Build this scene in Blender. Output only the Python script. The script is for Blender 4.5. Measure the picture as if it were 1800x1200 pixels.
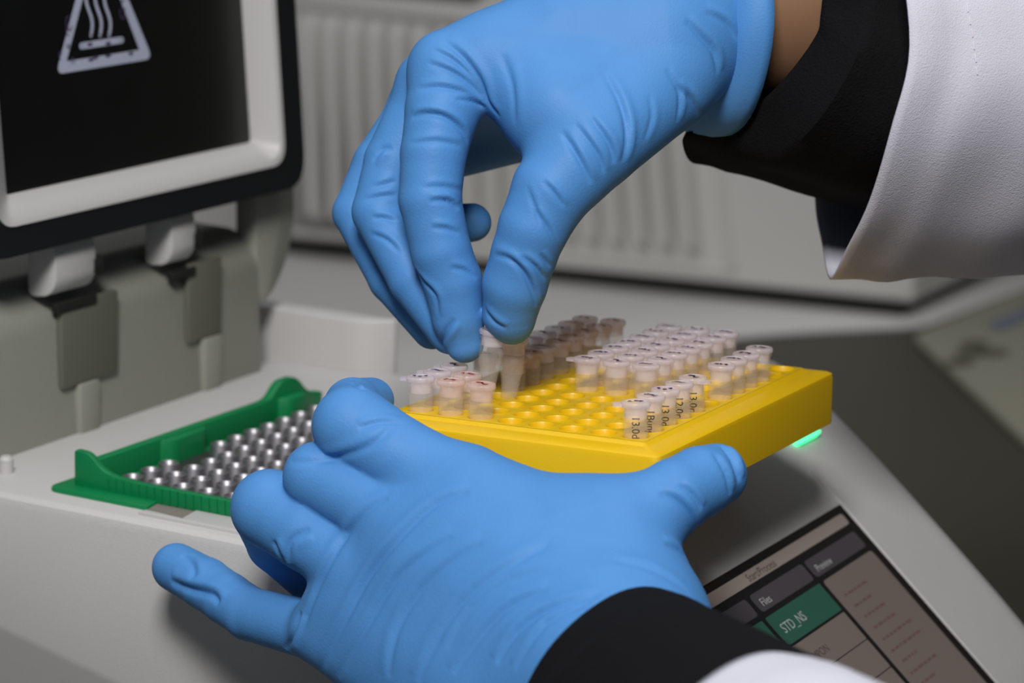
import bpy, bmesh, math, random
import numpy as np
from mathutils import Vector, Matrix
from mathutils.bvhtree import BVHTree

for o in list(bpy.data.objects): bpy.data.objects.remove(o, do_unlink=True)
scn = bpy.context.scene
COL = scn.collection
S = 0.001                                   # everything below is in millimetres
# world frame: X runs from the cycler's hinge side to its screen side, Y away from the viewer, Z up, bench top at Z = 0
CAM = np.array([482.9199, -654.0478, 397.7752])
AX = np.array([[0.8742, 0.1313, -0.4674], [0.4847, -0.1818, 0.8556], [0.0274, -0.9745, -0.2226]])  # columns: right, down, forward
FPX = 5000.0

# ---------------------------------------------------------------- camera, world, lights, exposure
cd = bpy.data.cameras.new('camera')
cam = bpy.data.objects.new('camera', cd); COL.objects.link(cam)
cd.sensor_fit = 'HORIZONTAL'; cd.sensor_width = 36; cd.lens = 36 * FPX / 1800
cd.clip_start = 0.02; cd.clip_end = 20
R3 = Matrix(((AX[0][0], -AX[0][1], -AX[0][2]), (AX[1][0], -AX[1][1], -AX[1][2]), (AX[2][0], -AX[2][1], -AX[2][2])))
R3 = R3.to_quaternion().to_matrix()
cam.matrix_world = Matrix.Translation(Vector(CAM * S)) @ R3.to_4x4()
cd.dof.use_dof = True; cd.dof.focus_distance = 0.752; cd.dof.aperture_fstop = 14.0
scn.camera = cam

wd = bpy.data.worlds.new('room_light'); scn.world = wd; wd.use_nodes = True
wd.node_tree.nodes['Background'].inputs[0].default_value = (0.80, 0.86, 1.0, 1)
wd.node_tree.nodes['Background'].inputs[1].default_value = 0.09

def area(name, loc, target, size, sy, power, color):
    l = bpy.data.lights.new(name, 'AREA'); l.shape = 'RECTANGLE'; l.size = size; l.size_y = sy
    l.energy = power; l.color = color
    o = bpy.data.objects.new(name, l); COL.objects.link(o)
    o.location = loc
    o.rotation_euler = (Vector(target) - Vector(loc)).to_track_quat('-Z', 'Y').to_euler()
    return o
area('key_light', (0.46, -0.78, 1.02), (0.13, 0.03, 0.2), 0.28, 0.24, 14.5, (1.0, 0.985, 0.97))  # key light aimed after the fall of the shadows; its fixture is unseen
area('ceiling_panel_light', (0.1, 0.3, 2.3), (0.1, 0.3, 0.0), 2.0, 2.0, 19, (0.97, 0.98, 1.0))
scn.view_settings.view_transform = 'Standard'; scn.view_settings.look = 'None'
scn.view_settings.exposure = -0.1; scn.view_settings.gamma = 1.0
scn.view_settings.use_curve_mapping = False
scn.cycles.transparent_max_bounces = 48

# ---------------------------------------------------------------- helpers
def at(px, py, dep):                        # a point seen at (px, py), dep mm in front of the lens
    return CAM + AX @ np.array([(px - 900) / FPX * dep, (py - 600) / FPX * dep, dep])
def lin(r, g, b):
    f = lambda c: c / 12.92 if c <= 0.04045 else ((c + 0.055) / 1.055) ** 2.4
    return (f(r / 255), f(g / 255), f(b / 255), 1)
def mat(name, rgb, rough=0.5, metal=0.0, noise=0.0, nscale=300, bump=0.0, bscale=800, emit=None, estr=0, sss=0.0, spec=0.5, clear=0.0, sheen=0.0, trans=0.0):
    m = bpy.data.materials.new(name); m.use_nodes = True
    nt = m.node_tree; b = nt.nodes['Principled BSDF']
    c = lin(*rgb)
    b.inputs['Base Color'].default_value = c
    b.inputs['Roughness'].default_value = rough; b.inputs['Metallic'].default_value = metal
    b.inputs['Specular IOR Level'].default_value = spec
    if sheen: b.inputs['Sheen Weight'].default_value = sheen; b.inputs['Sheen Roughness'].default_value = 0.5
    if sss:
        b.inputs['Subsurface Weight'].default_value = sss; b.inputs['Subsurface Radius'].default_value = (1, .6, .2); b.inputs['Subsurface Scale'].default_value = 0.003
    if emit: b.inputs['Emission Color'].default_value = lin(*emit); b.inputs['Emission Strength'].default_value = estr
    tc = nt.nodes.new('ShaderNodeTexCoord')
    if noise:
        n = nt.nodes.new('ShaderNodeTexNoise'); n.inputs['Scale'].default_value = nscale; n.inputs['Detail'].default_value = 4
        nt.links.new(tc.outputs['Object'], n.inputs['Vector'])
        r = nt.nodes.new('ShaderNodeMix'); r.data_type = 'RGBA'
        r.inputs[6].default_value = tuple(x * (1 - noise) for x in c[:3]) + (1,)
        r.inputs[7].default_value = tuple(min(1, x * (1 + noise)) for x in c[:3]) + (1,)
        nt.links.new(n.outputs['Fac'], r.inputs[0]); nt.links.new(r.outputs[2], b.inputs['Base Color'])
    if bump:
        n = nt.nodes.new('ShaderNodeTexNoise'); n.inputs['Scale'].default_value = bscale; n.inputs['Detail'].default_value = 3
        nt.links.new(tc.outputs['Object'], n.inputs['Vector'])
        bp = nt.nodes.new('ShaderNodeBump'); bp.inputs['Strength'].default_value = bump; bp.inputs['Distance'].default_value = 0.0004
        nt.links.new(n.outputs['Fac'], bp.inputs['Height']); nt.links.new(bp.outputs[0], b.inputs['Normal'])
    if clear:
        tr = nt.nodes.new('ShaderNodeBsdfTransparent'); mx = nt.nodes.new('ShaderNodeMixShader')
        mx.inputs[0].default_value = 1 - clear
        out = nt.nodes['Material Output']
        src = b.outputs[0]
        if trans:
            tl = nt.nodes.new('ShaderNodeBsdfTranslucent'); tl.inputs[0].default_value = c; m2 = nt.nodes.new('ShaderNodeMixShader'); m2.inputs[0].default_value = trans
            nt.links.new(b.outputs[0], m2.inputs[1]); nt.links.new(tl.outputs[0], m2.inputs[2]); src = m2.outputs[0]
        nt.links.new(tr.outputs[0], mx.inputs[1]); nt.links.new(src, mx.inputs[2]); nt.links.new(mx.outputs[0], out.inputs['Surface'])
    return m

M = {
    'shell': mat('cycler_plastic', (190, 188, 186), .55, noise=.04, nscale=900, bump=.25, bscale=2500),
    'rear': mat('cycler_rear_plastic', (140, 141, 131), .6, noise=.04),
    'bezel': mat('lid_bezel_plastic', (186, 184, 182), .45),
    'pocket': mat('hinge_pocket_shade', (96, 97, 84), .7),
    'notch': mat('notch_shade', (120, 114, 106), .7),  # darker than the shell: shade of the notch put into the colour
    'black': mat('black_gasket', (17, 19, 22), .5),
    'plate': mat('heated_plate', (10, 12, 12), .35, noise=.3, nscale=60),
    'sign': mat('sign_white', (176, 180, 200), .5, noise=.12, nscale=500),
    'violet': mat('violet_stain', (74, 58, 92), .6),
    'green': mat('green_plastic', (0, 118, 66), .45, bump=.1, bscale=900),
    'metal': mat('block_metal', (168, 166, 170), .5, metal=1.0),
    'metal_dark': mat('block_metal_base', (96, 94, 95), .5, metal=.85),
    'yellow': mat('yellow_plastic', (226, 182, 2), .42, sss=.25, bump=.12, bscale=1200),
    'tube': mat('tube_plastic', (252, 246, 242), .12, clear=.80, trans=.4),
    'cap': mat('cap_plastic', (244, 236, 248), .15, clear=.52, trans=.4),
    'cap_red': mat('cap_plastic_reddish', (246, 222, 218), .15, clear=.52, trans=.4),
    'ink_v': mat('violet_ink', (54, 40, 96), .6),
    'ink_r': mat('red_ink', (150, 42, 44), .6),
    'ink_k': mat('black_ink', (40, 40, 48), .6),
    'glove': mat('blue_nitrile', (77, 136, 198), .55, noise=.05, nscale=140, bump=.2, bscale=1500, spec=.25),
    'skin': mat('skin', (132, 98, 72), .6, sss=.1),
    'knit': mat('black_knit', (14, 13, 15), .95, noise=.3, nscale=700, bump=1.0, bscale=1400, spec=.15),
    'coat': mat('white_cotton', (205, 204, 216), .85, noise=.04, nscale=400, bump=.5, bscale=2200, spec=.2),
    'thread': mat('coat_thread', (220, 214, 224), .9),
    'glass': mat('screen_glass', (26, 25, 28), .25),
    'scr_pale': mat('screen_pale', (104, 95, 91), .3, emit=(104, 93, 90), estr=.22),
    'scr_head': mat('screen_header', (132, 122, 116), .3, emit=(120, 110, 104), estr=.25),
    'scr_tab': mat('screen_tab', (66, 62, 66), .3, emit=(60, 56, 62), estr=.2),
    'scr_green': mat('screen_green', (38, 78, 66), .3, emit=(42, 84, 68), estr=.22),
    'scr_white': mat('screen_white_text', (150, 150, 150), .4, emit=(170, 170, 170), estr=.2),
    'scr_ink': mat('screen_dark_text', (74, 62, 60), .4),
    'scr_red': mat('screen_red_text', (98, 76, 74), .4, emit=(96, 70, 70), estr=.2),
    'led': mat('green_led', (120, 240, 170), .4, emit=(70, 255, 160), estr=1.6),
    'bench': mat('bench_top', (64, 62, 51), .6, noise=.06, nscale=40),  # shadow lying on the bench put into this dark olive
    'lit_sheet': mat('lit_bench_pale', (206, 204, 200), .6),  # lit part of the bench as a pale colour
    'case': mat('lit_bench_olive', (138, 136, 120), .6),  # lit part of the bench at the right, as a lighter olive
    'bluestrip': mat('blue_strip', (104, 112, 128), .5),
    'smudge': mat('dark_print', (88, 86, 74), .6),
    'bgbox': mat('bg_machine_plastic', (202, 200, 196), .55),
    'rubber': mat('dark_plinth', (12, 12, 10), .8),
    'wall': mat('olive_wall', (78, 74, 60), .9),
}

def setp(o, label=None, cat=None, group=None, kind=None):
    if label: o['label'] = label
    if cat: o['category'] = cat
    if group: o['group'] = group
    if kind: o['kind'] = kind
    return o
def mesh_from(name, verts, faces, angle=35):
    me = bpy.data.meshes.new(name)
    me.from_pydata([tuple(float(c) * S for c in v) for v in verts], [], faces)
    me.validate(); me.update()
    smooth(me, angle)
    return me
def smooth(me, angle=35):
    bm = bmesh.new(); bm.from_mesh(me)
    bmesh.ops.recalc_face_normals(bm, faces=bm.faces)
    for f in bm.faces: f.smooth = True
    lim = math.radians(angle)
    for e in bm.edges:
        e.smooth = not (len(e.link_faces) == 2 and e.calc_face_angle(0) > lim)
    bm.to_mesh(me); bm.free()
def link(name, me, m, parent=None):
    o = bpy.data.objects.new(name, me); COL.objects.link(o)
    if m is not None and not me.materials: me.materials.append(M[m])
    if parent is not None: o.parent = parent
    return o
def obj(name, verts, faces, m, parent=None, angle=35):
    return link(name, mesh_from(name, verts, faces, angle), m, parent)
def empty(name, loc=(0, 0, 0)):
    o = bpy.data.objects.new(name, None); COL.objects.link(o); o.empty_display_size = .01
    o.location = Vector(loc) * S
    return o
def under(o, parent):                        # parent while keeping world placement (all meshes here carry world coordinates)
    o.parent = parent; o.matrix_parent_inverse = Matrix.Translation(parent.location).inverted()
    return o

class MB:
    def __init__(s): s.v = []; s.f = []
    def add(s, v, f):
        n = len(s.v); s.v += [tuple(x) for x in v]; s.f += [tuple(i + n for i in q) for q in f]; return s
    def box(s, a, b):
        x0, y0, z0 = a; x1, y1, z1 = b
        return s.add([(x0, y0, z0), (x1, y0, z0), (x1, y1, z0), (x0, y1, z0), (x0, y0, z1), (x1, y0, z1), (x1, y1, z1), (x0, y1, z1)],
                     [(0, 3, 2, 1), (4, 5, 6, 7), (0, 1, 5, 4), (1, 2, 6, 5), (2, 3, 7, 6), (3, 0, 4, 7)])
    def prism(s, pts, fa, fb):               # polygon pts (2D) placed by fa(p) and fb(p)
        n = len(pts); A = [fa(p) for p in pts]; B = [fb(p) for p in pts]
        f = [tuple(range(n))[::-1], tuple(range(n, 2 * n))] + [(i, (i + 1) % n, n + (i + 1) % n, n + i) for i in range(n)]
        return s.add(A + B, f)
    def loft(s, rings, caps=(True, True)):
        n = len(rings[0]); v = [p for r in rings for p in r]; f = []
        for k in range(len(rings) - 1):
            for i in range(n): f.append((k * n + i, k * n + (i + 1) % n, (k + 1) * n + (i + 1) % n, (k + 1) * n + i))
        if caps[0]: f.append(tuple(range(n))[::-1])
        if caps[1]: f.append(tuple(range((len(rings) - 1) * n, len(rings) * n)))
        return s.add(v, f)
    def lathe(s, prof, c=(0, 0, 0), n=24, caps=(True, True)):
        return s.loft([[(c[0] + r * math.cos(2 * math.pi * i / n), c[1] + r * math.sin(2 * math.pi * i / n), c[2] + z) for i in range(n)] for r, z in prof], caps)
    def obj(s, name, m, parent=None, angle=35, bevel=0, seg=2):
        me = mesh_from(name, s.v, s.f, angle)
        if bevel:
            bm = bmesh.new(); bm.from_mesh(me)
            bmesh.ops.remove_doubles(bm, verts=bm.verts, dist=1e-6)
            es = [e for e in bm.edges if len(e.link_faces) == 2 and e.calc_face_angle(0) > math.radians(25)]
            bmesh.ops.bevel(bm, geom=es, offset=bevel * S, segments=seg, profile=.5, affect='EDGES', clamp_overlap=True)
            bm.to_mesh(me); bm.free(); smooth(me, 40)
        o = link(name, me, m)
        if parent is not None:
            if parent.type == 'EMPTY': under(o, parent)
            else: o.parent = parent; o.matrix_parent_inverse = Matrix.Translation(parent.matrix_local.translation if parent.parent is None else Vector((0, 0, 0))).inverted()
        return o
def rounded(pts, r, n=5):                    # round the corners of a 2D polygon; r one radius or a list
    out = []; N = len(pts); rs = r if isinstance(r, (list, tuple)) else [r] * N
    for i in range(N):
        p0, p1, p2 = Vector(pts[i - 1]), Vector(pts[i]), Vector(pts[(i + 1) % N]); rr = rs[i]
        if rr <= 0: out.append(tuple(p1)); continue
        a = (p0 - p1); b = (p2 - p1); q = min(rr, a.length * .49, b.length * .49)
        s0 = p1 + a.normalized() * q; s1 = p1 + b.normalized() * q
        for k in range(n + 1):
            t = k / n; out.append(tuple((1 - t) ** 2 * s0 + 2 * t * (1 - t) * p1 + t * t * s1))
    return out
def ribbon(mb, pts, w, fn, closed=False):    # flat stroke of width w along 2D pts, placed by fn(u, v)
    P = [Vector(p) for p in pts]; n = len(P); L = []; Rr = []
    for i in range(n):
        d = (P[(i + 1) % n if closed else min(i + 1, n - 1)] - P[i - 1 if (closed or i) else 0])
        d = d.normalized() if d.length > 1e-9 else Vector((1, 0)); q = Vector((-d.y, d.x)) * w / 2
        L.append(P[i] + q); Rr.append(P[i] - q)
    v = [fn(*p) for p in L] + [fn(*p) for p in Rr]
    f = [(i, (i + 1) % n, n + (i + 1) % n, n + i) for i in range(n if closed else n - 1)]
    mb.add(v, f)
def text_mesh(txt, size):
    c = bpy.data.curves.new('lettering', 'FONT'); c.body = txt; c.size = size; c.resolution_u = 3
    o = bpy.data.objects.new('lettering', c); COL.objects.link(o)
    dg = bpy.context.evaluated_depsgraph_get(); dg.update()
    me = o.evaluated_get(dg).to_mesh()
    v = [tuple(x.co) for x in me.vertices]; f = [tuple(p.vertices) for p in me.polygons]
    o.evaluated_get(dg).to_mesh_clear(); bpy.data.objects.remove(o); bpy.data.curves.remove(c)
    return v, f

# ================================================================ the setting
b = MB().box((-2500, 1500, -750), (2500, 1540, 2400)); setp(b.obj('wall_back', 'wall'), kind='structure')
b = MB().box((-2500, -1600, -790), (2500, 1500, -750)); setp(b.obj('floor', 'wall'), kind='structure')

bench = setp(empty('lab_bench'), 'lab bench under the machines, shade put into its dark olive grey colour', 'bench')
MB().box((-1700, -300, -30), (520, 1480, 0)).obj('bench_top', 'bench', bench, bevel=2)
for x in (-1640, 420):
    for y in (-240, 1380): MB().box((x, y, -750), (x + 50, y + 50, -30)).obj('leg', 'rubber', bench)

# ================================================================ thermal cycler
tc = setp(empty('thermal_cycler', (60, 78, 0)), 'pale grey thermal cycler with open lid and touchscreen below the hands', 'lab machine')
prof = [(-150, 150), (-60, 164), (-54, 165), (0, 165), (60, 165), (106, 165), (112, 168), (117, 184), (121, 188), (127, 189.6), (133, 187), (147, 177.2), (160, 166.8), (172, 156.6), (190, 140.8), (206.6, 126.0), (222, 111.5), (232, 99), (236, 86), (236, 4)]
rings = []
for x, zt in prof:
    zl = min(118 - .21 * x, zt - 30); zl = max(zl, 30)
    n0 = -22 + max(0, (x - 60)) * .02
    rings.append([(x, 10, 3), (x, -9, max(8, zl - 34)), (x, n0 + .4, zl - 2.5), (x, n0, zl), (x, n0, zt - 4), (x, n0 + .8, zt - 1.6), (x, n0 + 2.2, zt - .4), (x, n0 + 4, zt),
                  (x, 40, zt), (x, 128, zt), (x, 168, zt), (x, 174, zt - .6), (x, 177, zt - 2.4), (x, 178, zt - 5), (x, 178, 3)])
MB().loft(rings).obj('body', 'shell', tc, angle=22)
# raised strip along the near edge with the finger notch cut into it
def deckpoly(pts, z0, z1, name, m, r=0, bev=.5):
    return MB().prism(rounded(pts, r) if r else pts, lambda p: (p[0], p[1], z0), lambda p: (p[0], p[1], z1)).obj(name, m, tc, bevel=bev)
deckpoly([(14.6, -17.6), (104, -17.6), (104, -6.8), (27.4, -6.8), (28.8, -15.6), (15.2, -14.4)], 164, 166.0, 'edge_strip', 'shell', bev=.35)
MB().add([(14.4, -14.6, 165.2), (29.2, -15.8, 165.3), (27.8, -6.7, 165.5), (13.2, -6.7, 165.5)], [(0, 1, 2, 3)]).obj('notch_floor', 'notch', tc)  # recess shade comes from this darker colour
MB().lathe([(2.2, 0), (2.2, 4.4), (1.4, 5.4)], (-44.2, -3.6, 164.8), 16).obj('peg', 'bezel', tc)

# rear housing below the open lid, with hinge posts and knuckles
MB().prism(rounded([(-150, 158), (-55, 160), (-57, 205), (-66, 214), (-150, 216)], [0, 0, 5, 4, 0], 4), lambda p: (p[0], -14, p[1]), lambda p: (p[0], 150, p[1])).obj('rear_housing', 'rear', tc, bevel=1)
for y0, y1, zp in ((37, 66, 181), (105, 124, 183)):
    # hinge pocket: block with the recess's shade put into its dark olive colour, and the post that stands below it
    MB().box((-57, y0, zp), (-54.2, y1, zp + 27)).obj('hinge_pocket_shade_block', 'pocket', tc, bevel=.6)
    MB().box((-57, y0 + 8, 163), (-53.2, y0 + 18, zp)).obj('hinge_post', 'rear', tc, bevel=.8)
for y0, y1 in ((30, 50), (91, 104)):
    MB().prism(rounded([(-62, 211), (-54, 212), (-51, 216), (-51, 224), (-53, 232), (-62, 234)], 3), lambda p: (p[0], y0, p[1]), lambda p: (p[0], y1, p[1])).obj('hinge_knuckle', 'shell', tc, bevel=.8)
    MB().box((-56.5, y0 + 4, 206), (-53.4, y1 + 4, 209)).obj('hinge_gap', 'rubber', tc, bevel=.5)
    o = MB().lathe([(3.0, 0), (3.0, 4)], (0, 0, 0), 14).obj('hinge_pin', 'rubber', tc)
    o.data.transform(Matrix.Translation(Vector((-53, y1 - 1, 219)) * S) @ Matrix.Rotation(math.radians(-90), 4, 'X'))
# curved wing at the far end of the hinge and the raised far rim of the deck
wing = [(148, 240), (172, 240), (173, 214), (168, 200), (160, 191), (152.5, 187), (149, 196)]
MB().prism(rounded(wing, [0, 0, 8, 8, 8, 2, 3]), lambda p: (-66, p[0], p[1]), lambda p: (-57, p[0], p[1])).obj('hinge_wing', 'rear', tc, bevel=2)
MB().prism(rounded([(-120, 168), (-26, 168), (-17, 176), (-17, 178), (-120, 178)], [0, 8, 6, 0, 0]), lambda p: (p[0], p[1], 160), lambda p: (p[0], p[1], 183.2)).obj('far_rim', 'shell', tc, bevel=3, seg=4)

# open lid: black outer frame, white bezel, dark heated plate with its sign
lid = setp(empty('lid_pivot'), None); bpy.data.objects.remove(lid)
LX = -48.0
def lidp(x, tilt=.085):                      # lid plane leans back as it rises
    return lambda p: (x - (p[1] - 229) * tilt, p[0], p[1])
out = rounded([(-9, 229), (166, 229), (166, 372), (-9, 372)], 12, 6)
wo = rounded([(-.4, 238), (153.6, 238), (153.6, 364), (-.4, 364)], 8, 6)
wi = rounded([(14.5, 245.2), (147.3, 245.2), (147.3, 356), (14.5, 356)], 1.5, 6)
lidshell = MB()
n = len(out)
A = [lidp(LX)(p) for p in out]; Bk = [lidp(LX - 30)(p) for p in out]; W = [lidp(LX - .2)(p) for p in wo]
lidshell.add(A + Bk + W, [tuple(range(n, 2 * n))] + [(i, (i + 1) % n, n + (i + 1) % n, n + i) for i in range(n)] + [(i, 2 * n + i, 2 * n + (i + 1) % n, (i + 1) % n) for i in range(n)])
lid = lidshell.obj('lid', 'black', tc, angle=50)
def lsub(mb, name, m, **k):
    o = mb.obj(name, m, **k); o.parent = lid; o.matrix_parent_inverse = lid.matrix_parent_inverse.copy() if False else Matrix.Identity(4); return o
bz = MB(); n = len(wo)
W0 = [lidp(LX + .3)(p) for p in wo]; W1 = [lidp(LX - .2)((p[0], p[1])) for p in rounded([(1.0, 240), (151.8, 240), (151.8, 362), (1.0, 362)], 7, 6)]; W2 = [lidp(LX - 8)(p) for p in wi]; W3 = [lidp(LX - 14)(p) for p in wi]
bz.loft([[lidp(LX - 2)(p) for p in wo], W0, W1, W2, W3], (False, False))
lsub(bz, 'bezel', 'bezel', angle=40)
pl = lsub(MB().prism(wi, lidp(LX - 16), lidp(LX - 9.5)), 'heated_plate', 'plate')
def onlid(u, v): return lidp(LX - 9.42)((u, v))
def onlid2(u, v): return lidp(LX - 9.36)((u, v))
# warning triangle: outer rounded triangle minus inner triangle, three rising waves above a bar
def tri_to(px, py):                          # position on the plate
    d = AX @ np.array([(px - 900) / FPX, (py - 600) / FPX, 1.0]); nrm = np.array([1, 0, .085]); p0 = np.array([LX - 9.42, 0, 229])
    P = CAM + d * (((p0 - CAM) @ nrm) / (d @ nrm)); return (P[1], P[2])
bl, br, il, ir = tri_to(98, 131), tri_to(268, 103), tri_to(117, 107), tri_to(245, 88)
w = br[0] - bl[0]; hz = (bl[1] + br[1]) / 2; iz = (il[1] + ir[1]) / 2; cx = (bl[0] + br[0]) / 2
apex = (cx + 1, hz + w * .90); iap = (cx + 1, iz + (ir[0] - il[0]) * .95)
to = rounded([(bl[0], hz), (br[0], hz), apex], 4, 5); ti = rounded([(il[0], iz), (ir[0], iz), iap], .3, 5)
tm = MB(); n = len(to); tm.add([onlid(*p) for p in to] + [onlid(*p) for p in ti], [(i, (i + 1) % n, n + (i + 1) % n, n + i) for i in range(n)])
def stroke_end(mb, pts, w, fn):
    ribbon(mb, pts, w, fn)
    for p in (pts[0], pts[-1]):
        mb.add([fn(p[0] + w / 2 * math.cos(a), p[1] + w / 2 * math.sin(a)) for a in [k * math.pi / 6 for k in range(12)]], [tuple(range(12))])
p0, p1 = tri_to(143, 80), tri_to(214, 71)
zb = (p0[1] + p1[1]) / 2; stroke_end(tm, [(p0[0], zb), (p1[0], zb)], 2.1, onlid)
for px0 in (158, 174, 190):
    u0, v0 = tri_to(px0 + 2, 64); u0 += 0
    pts = [(u0 + 1.15 * math.sin(k / 23 * 24 / 7.5 * math.pi), v0 + .4 + k / 23 * 24) for k in range(24)]
    stroke_end(tm, pts, 1.4, onlid)
sg = tm.obj('warning_sign', 'sign'); sg.parent = lid; setp(sg, 'white hot surface triangle with three rising waves over a bar')
rnd = random.Random(4)
vm = MB()
for px, py, r in ((121, 41, 1.9), (119, 55, 1.0), (215, 22, 1.6), (217, 8, 1.2), (106, 98, .9), (120, 80, .7), (128, 108, .9)):
    u, v = tri_to(px, py); k0 = rnd.random() * 6
    ribbon(vm, [(u + r * .8 * math.cos(k0 + a), v + r * 1.2 * math.sin(k0 + a)) for a in [q * 5 / 10 for q in range(10)]], .5, onlid2)
for px, py in ((160, 105), (168, 101), (190, 98), (158, 78), (190, 76), (230, 94)):
    u, v = tri_to(px, py); vm.add([onlid2(u + 1.5 * math.cos(a), v + .55 * math.sin(a)) for a in [k * math.pi / 5 for k in range(10)]], [tuple(range(10))])
sv = vm.obj('stain', 'violet'); sv.parent = lid

# sample block with its wells
blk = MB().box((-6.5, -5.5, 161), (69.5, 105, 166.2)).obj('sample_block', 'metal_dark', tc, bevel=.5)
wellm = MB().lathe([(3.7, -4.2), (3.15, -.5), (3.05, -.1), (2.7, 0), (2.4, -.3), (1.2, -6)], (0, 0, 0), 20, (False, True))
wme = mesh_from('well', wellm.v, wellm.f, 50); wme.materials.append(M['metal'])
for i in range(8):
    for j in range(12):
        if i == 0 and j in (3, 4): continue      # the frame's corner bump stands there
        o = bpy.data.objects.new('well', wme); COL.objects.link(o); o.parent = blk; o.location = (i * 9 * S, j * 9 * S, 170.2 * S)
# children of meshes parented to the machine sit in the machine's frame: undo the machine's own offset
def fix_children():
    for p in list(tc.children):
        for c in p.children: pass

# touchscreen on the sloping front
P0 = np.array([170.6, 24.0, 158.3]); sdir = np.array([.747, 0, -.665]); sn = np.array([.665, 0, .747]); sy = np.array([0, 1.0, 0])
def sp(h): return lambda p: tuple(P0 + sy * p[0] + sdir * p[1] + sn * h)
ts = MB().prism([(-1, 0), (104.4, 0), (104.4, 84), (-1, 84)], sp(-4), sp(.9)).obj('touchscreen', 'glass', tc, bevel=.25)
def scr(name, m, x0, y0, x1, y1, r=.8, h=1.0):
    o = MB().prism(rounded([(x0, y0), (x1, y0), (x1, y1), (x0, y1)], r, 3), sp(.85), sp(h)).obj(name, m); o.parent = ts; return o
scr('header_bar', 'scr_head', 1, 2.7, 100.5, 6.6, 1.2)
for x0, x1 in ((1, 19.5), (22.3, 59), (61, 99)): scr('column_tab', 'scr_tab', x0, 9.2, x1, 15.2, 1.4)
for x0, x1 in ((1, 18.8), (21.2, 59.6)):
    scr('green_cell', 'scr_green', x0, 16.9, x1, 26.9, .5)
    for k in range(4): scr('list_cell', 'scr_pale', x0, 27.7 + k * 10.4, x1, 37.8 + k * 10.4, .4)
scr('side_panel', 'scr_pale', 62.2, 17, 99.5, 80, 1.5)
def scrtext(txt, x, y, size, m, h=1.04):
    v, f = text_mesh(txt, size)
    o = obj('lettering', [sp(h)((x + a, y - bb)) for a, bb, c in v], f, m); o.parent = ts; return o
scrtext('Start/Process', 28, 6.0, 3.6, 'scr_ink'); scrtext('Files', 25, 13.9, 3.6, 'scr_white'); scrtext('Preview', 64, 14.0, 3.4, 'scr_tab' if False else 'scr_white')
scrtext('STD_NS', 24.5, 23.6, 4.4, 'scr_white'); scrtext('TEMPON', 24, 34.6, 3.6, 'scr_ink'); scrtext('RD', 38, 45.4, 3.4, 'scr_ink')
rnd = random.Random(9)
for k in range(9):
    y = 24 + k * 4.2; ln = rnd.uniform(10, 24)
    m_ = MB()
    xx = 66 + rnd.uniform(0, 2)
    while xx < 66 + ln:
        w_ = rnd.uniform(1.5, 4); ribbon(m_, [(xx, y), (xx + w_, y)], .9, lambda u, v: sp(1.04)((u, v))); xx += w_ + .8
    o = m_.obj('text_line', 'scr_red'); o.parent = ts
led = MB().prism(rounded([(111, -26.0), (128.5, -26.0), (128.5, -22.6), (111, -22.6)], 1.6, 4), sp(-1), sp(.7)).obj('indicator_light', 'led', tc)
MB().prism([(106.4, -14), (108.2, -14), (108.2, 84), (106.4, 84)], sp(-1), sp(.45)).obj('trim_line', 'shell', tc, bevel=.3)
for c in list(tc.children):                  # sub-parts carry world coordinates: cancel the machine's offset once
    for g in c.children:
        if g.name.startswith('well'): continue
        g.matrix_parent_inverse = Matrix.Identity(4)

# ================================================================ green frame on the block
gf = setp(empty('plate_frame', (20, 50, 163)), 'green plastic frame with upright tabs around the metal sample block', 'plate frame')
MB().prism(rounded([(-22.5, -12.6), (14.4, -12.8), (13.2, -3.6), (-8, -3.6), (-8, 112), (-19, 112)], [5, 0, 0, 0, 0, 4]), lambda p: (p[0], p[1], 163), lambda p: (p[0], p[1], 166.3)).obj('flange', 'green', gf, bevel=.6)
rw = [(-4.2, 164), (118, 164), (118, 170.5), (113, 171.2), (108.5, 173), (104, 177.2), (101, 178.8), (94, 178.8), (91, 177.2), (87.5, 174.4), (84, 173.8), (-4.2, 174.4)]
MB().prism(rounded(rw, [0, 0, 0, 3, 3, 3, 2, 2, 3, 3, 3, 0]), lambda p: (-13, p[0], p[1]), lambda p: (-9.6, p[0], p[1])).obj('rear_wall', 'green', gf, bevel=.6)
MB().prism(rounded([(-10, 26), (-10, 50), (-6.0, 46), (-6.0, 30)], 2), lambda p: (p[0], p[1], 164), lambda p: (p[0], p[1], 173.6)).obj('corner_bump', 'green', gf, bevel=.8)
MB().prism(rounded([(-10, 90), (-10, 105), (-5.5, 102), (-5.5, 93)], 2), lambda p: (p[0], p[1], 164), lambda p: (p[0], p[1], 173.5)).obj('corner_bump', 'green', gf, bevel=.8)
fw = [(-16.5, 164), (74, 164), (74, 170.4), (8, 170.4), (-2, 171.0), (-6.5, 172.4), (-9.5, 175.2), (-11.8, 176.8), (-16.5, 177.0)]
MB().prism(rounded(fw, [0, 0, 0, 0, 4, 3, 3, 2, 1]), lambda p: (p[0], -6.6, p[1]), lambda p: (p[0], -3.9, p[1])).obj('front_wall', 'green', gf, bevel=.5)
ribme = mesh_from('front_rib', *(lambda q: (q.v, q.f))(MB().box((-.22, -.35, 0), (.22, .3, 4.2))), 30); ribme.materials.append(M['green'])
for k in range(20):
    o = bpy.data.objects.new('front_rib', ribme); COL.objects.link(o); o.parent = gf
    o.location = (Vector((-4 + k * 2.75, -6.7, 166.1)) - Vector((20, 50, 163))) * S

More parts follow.
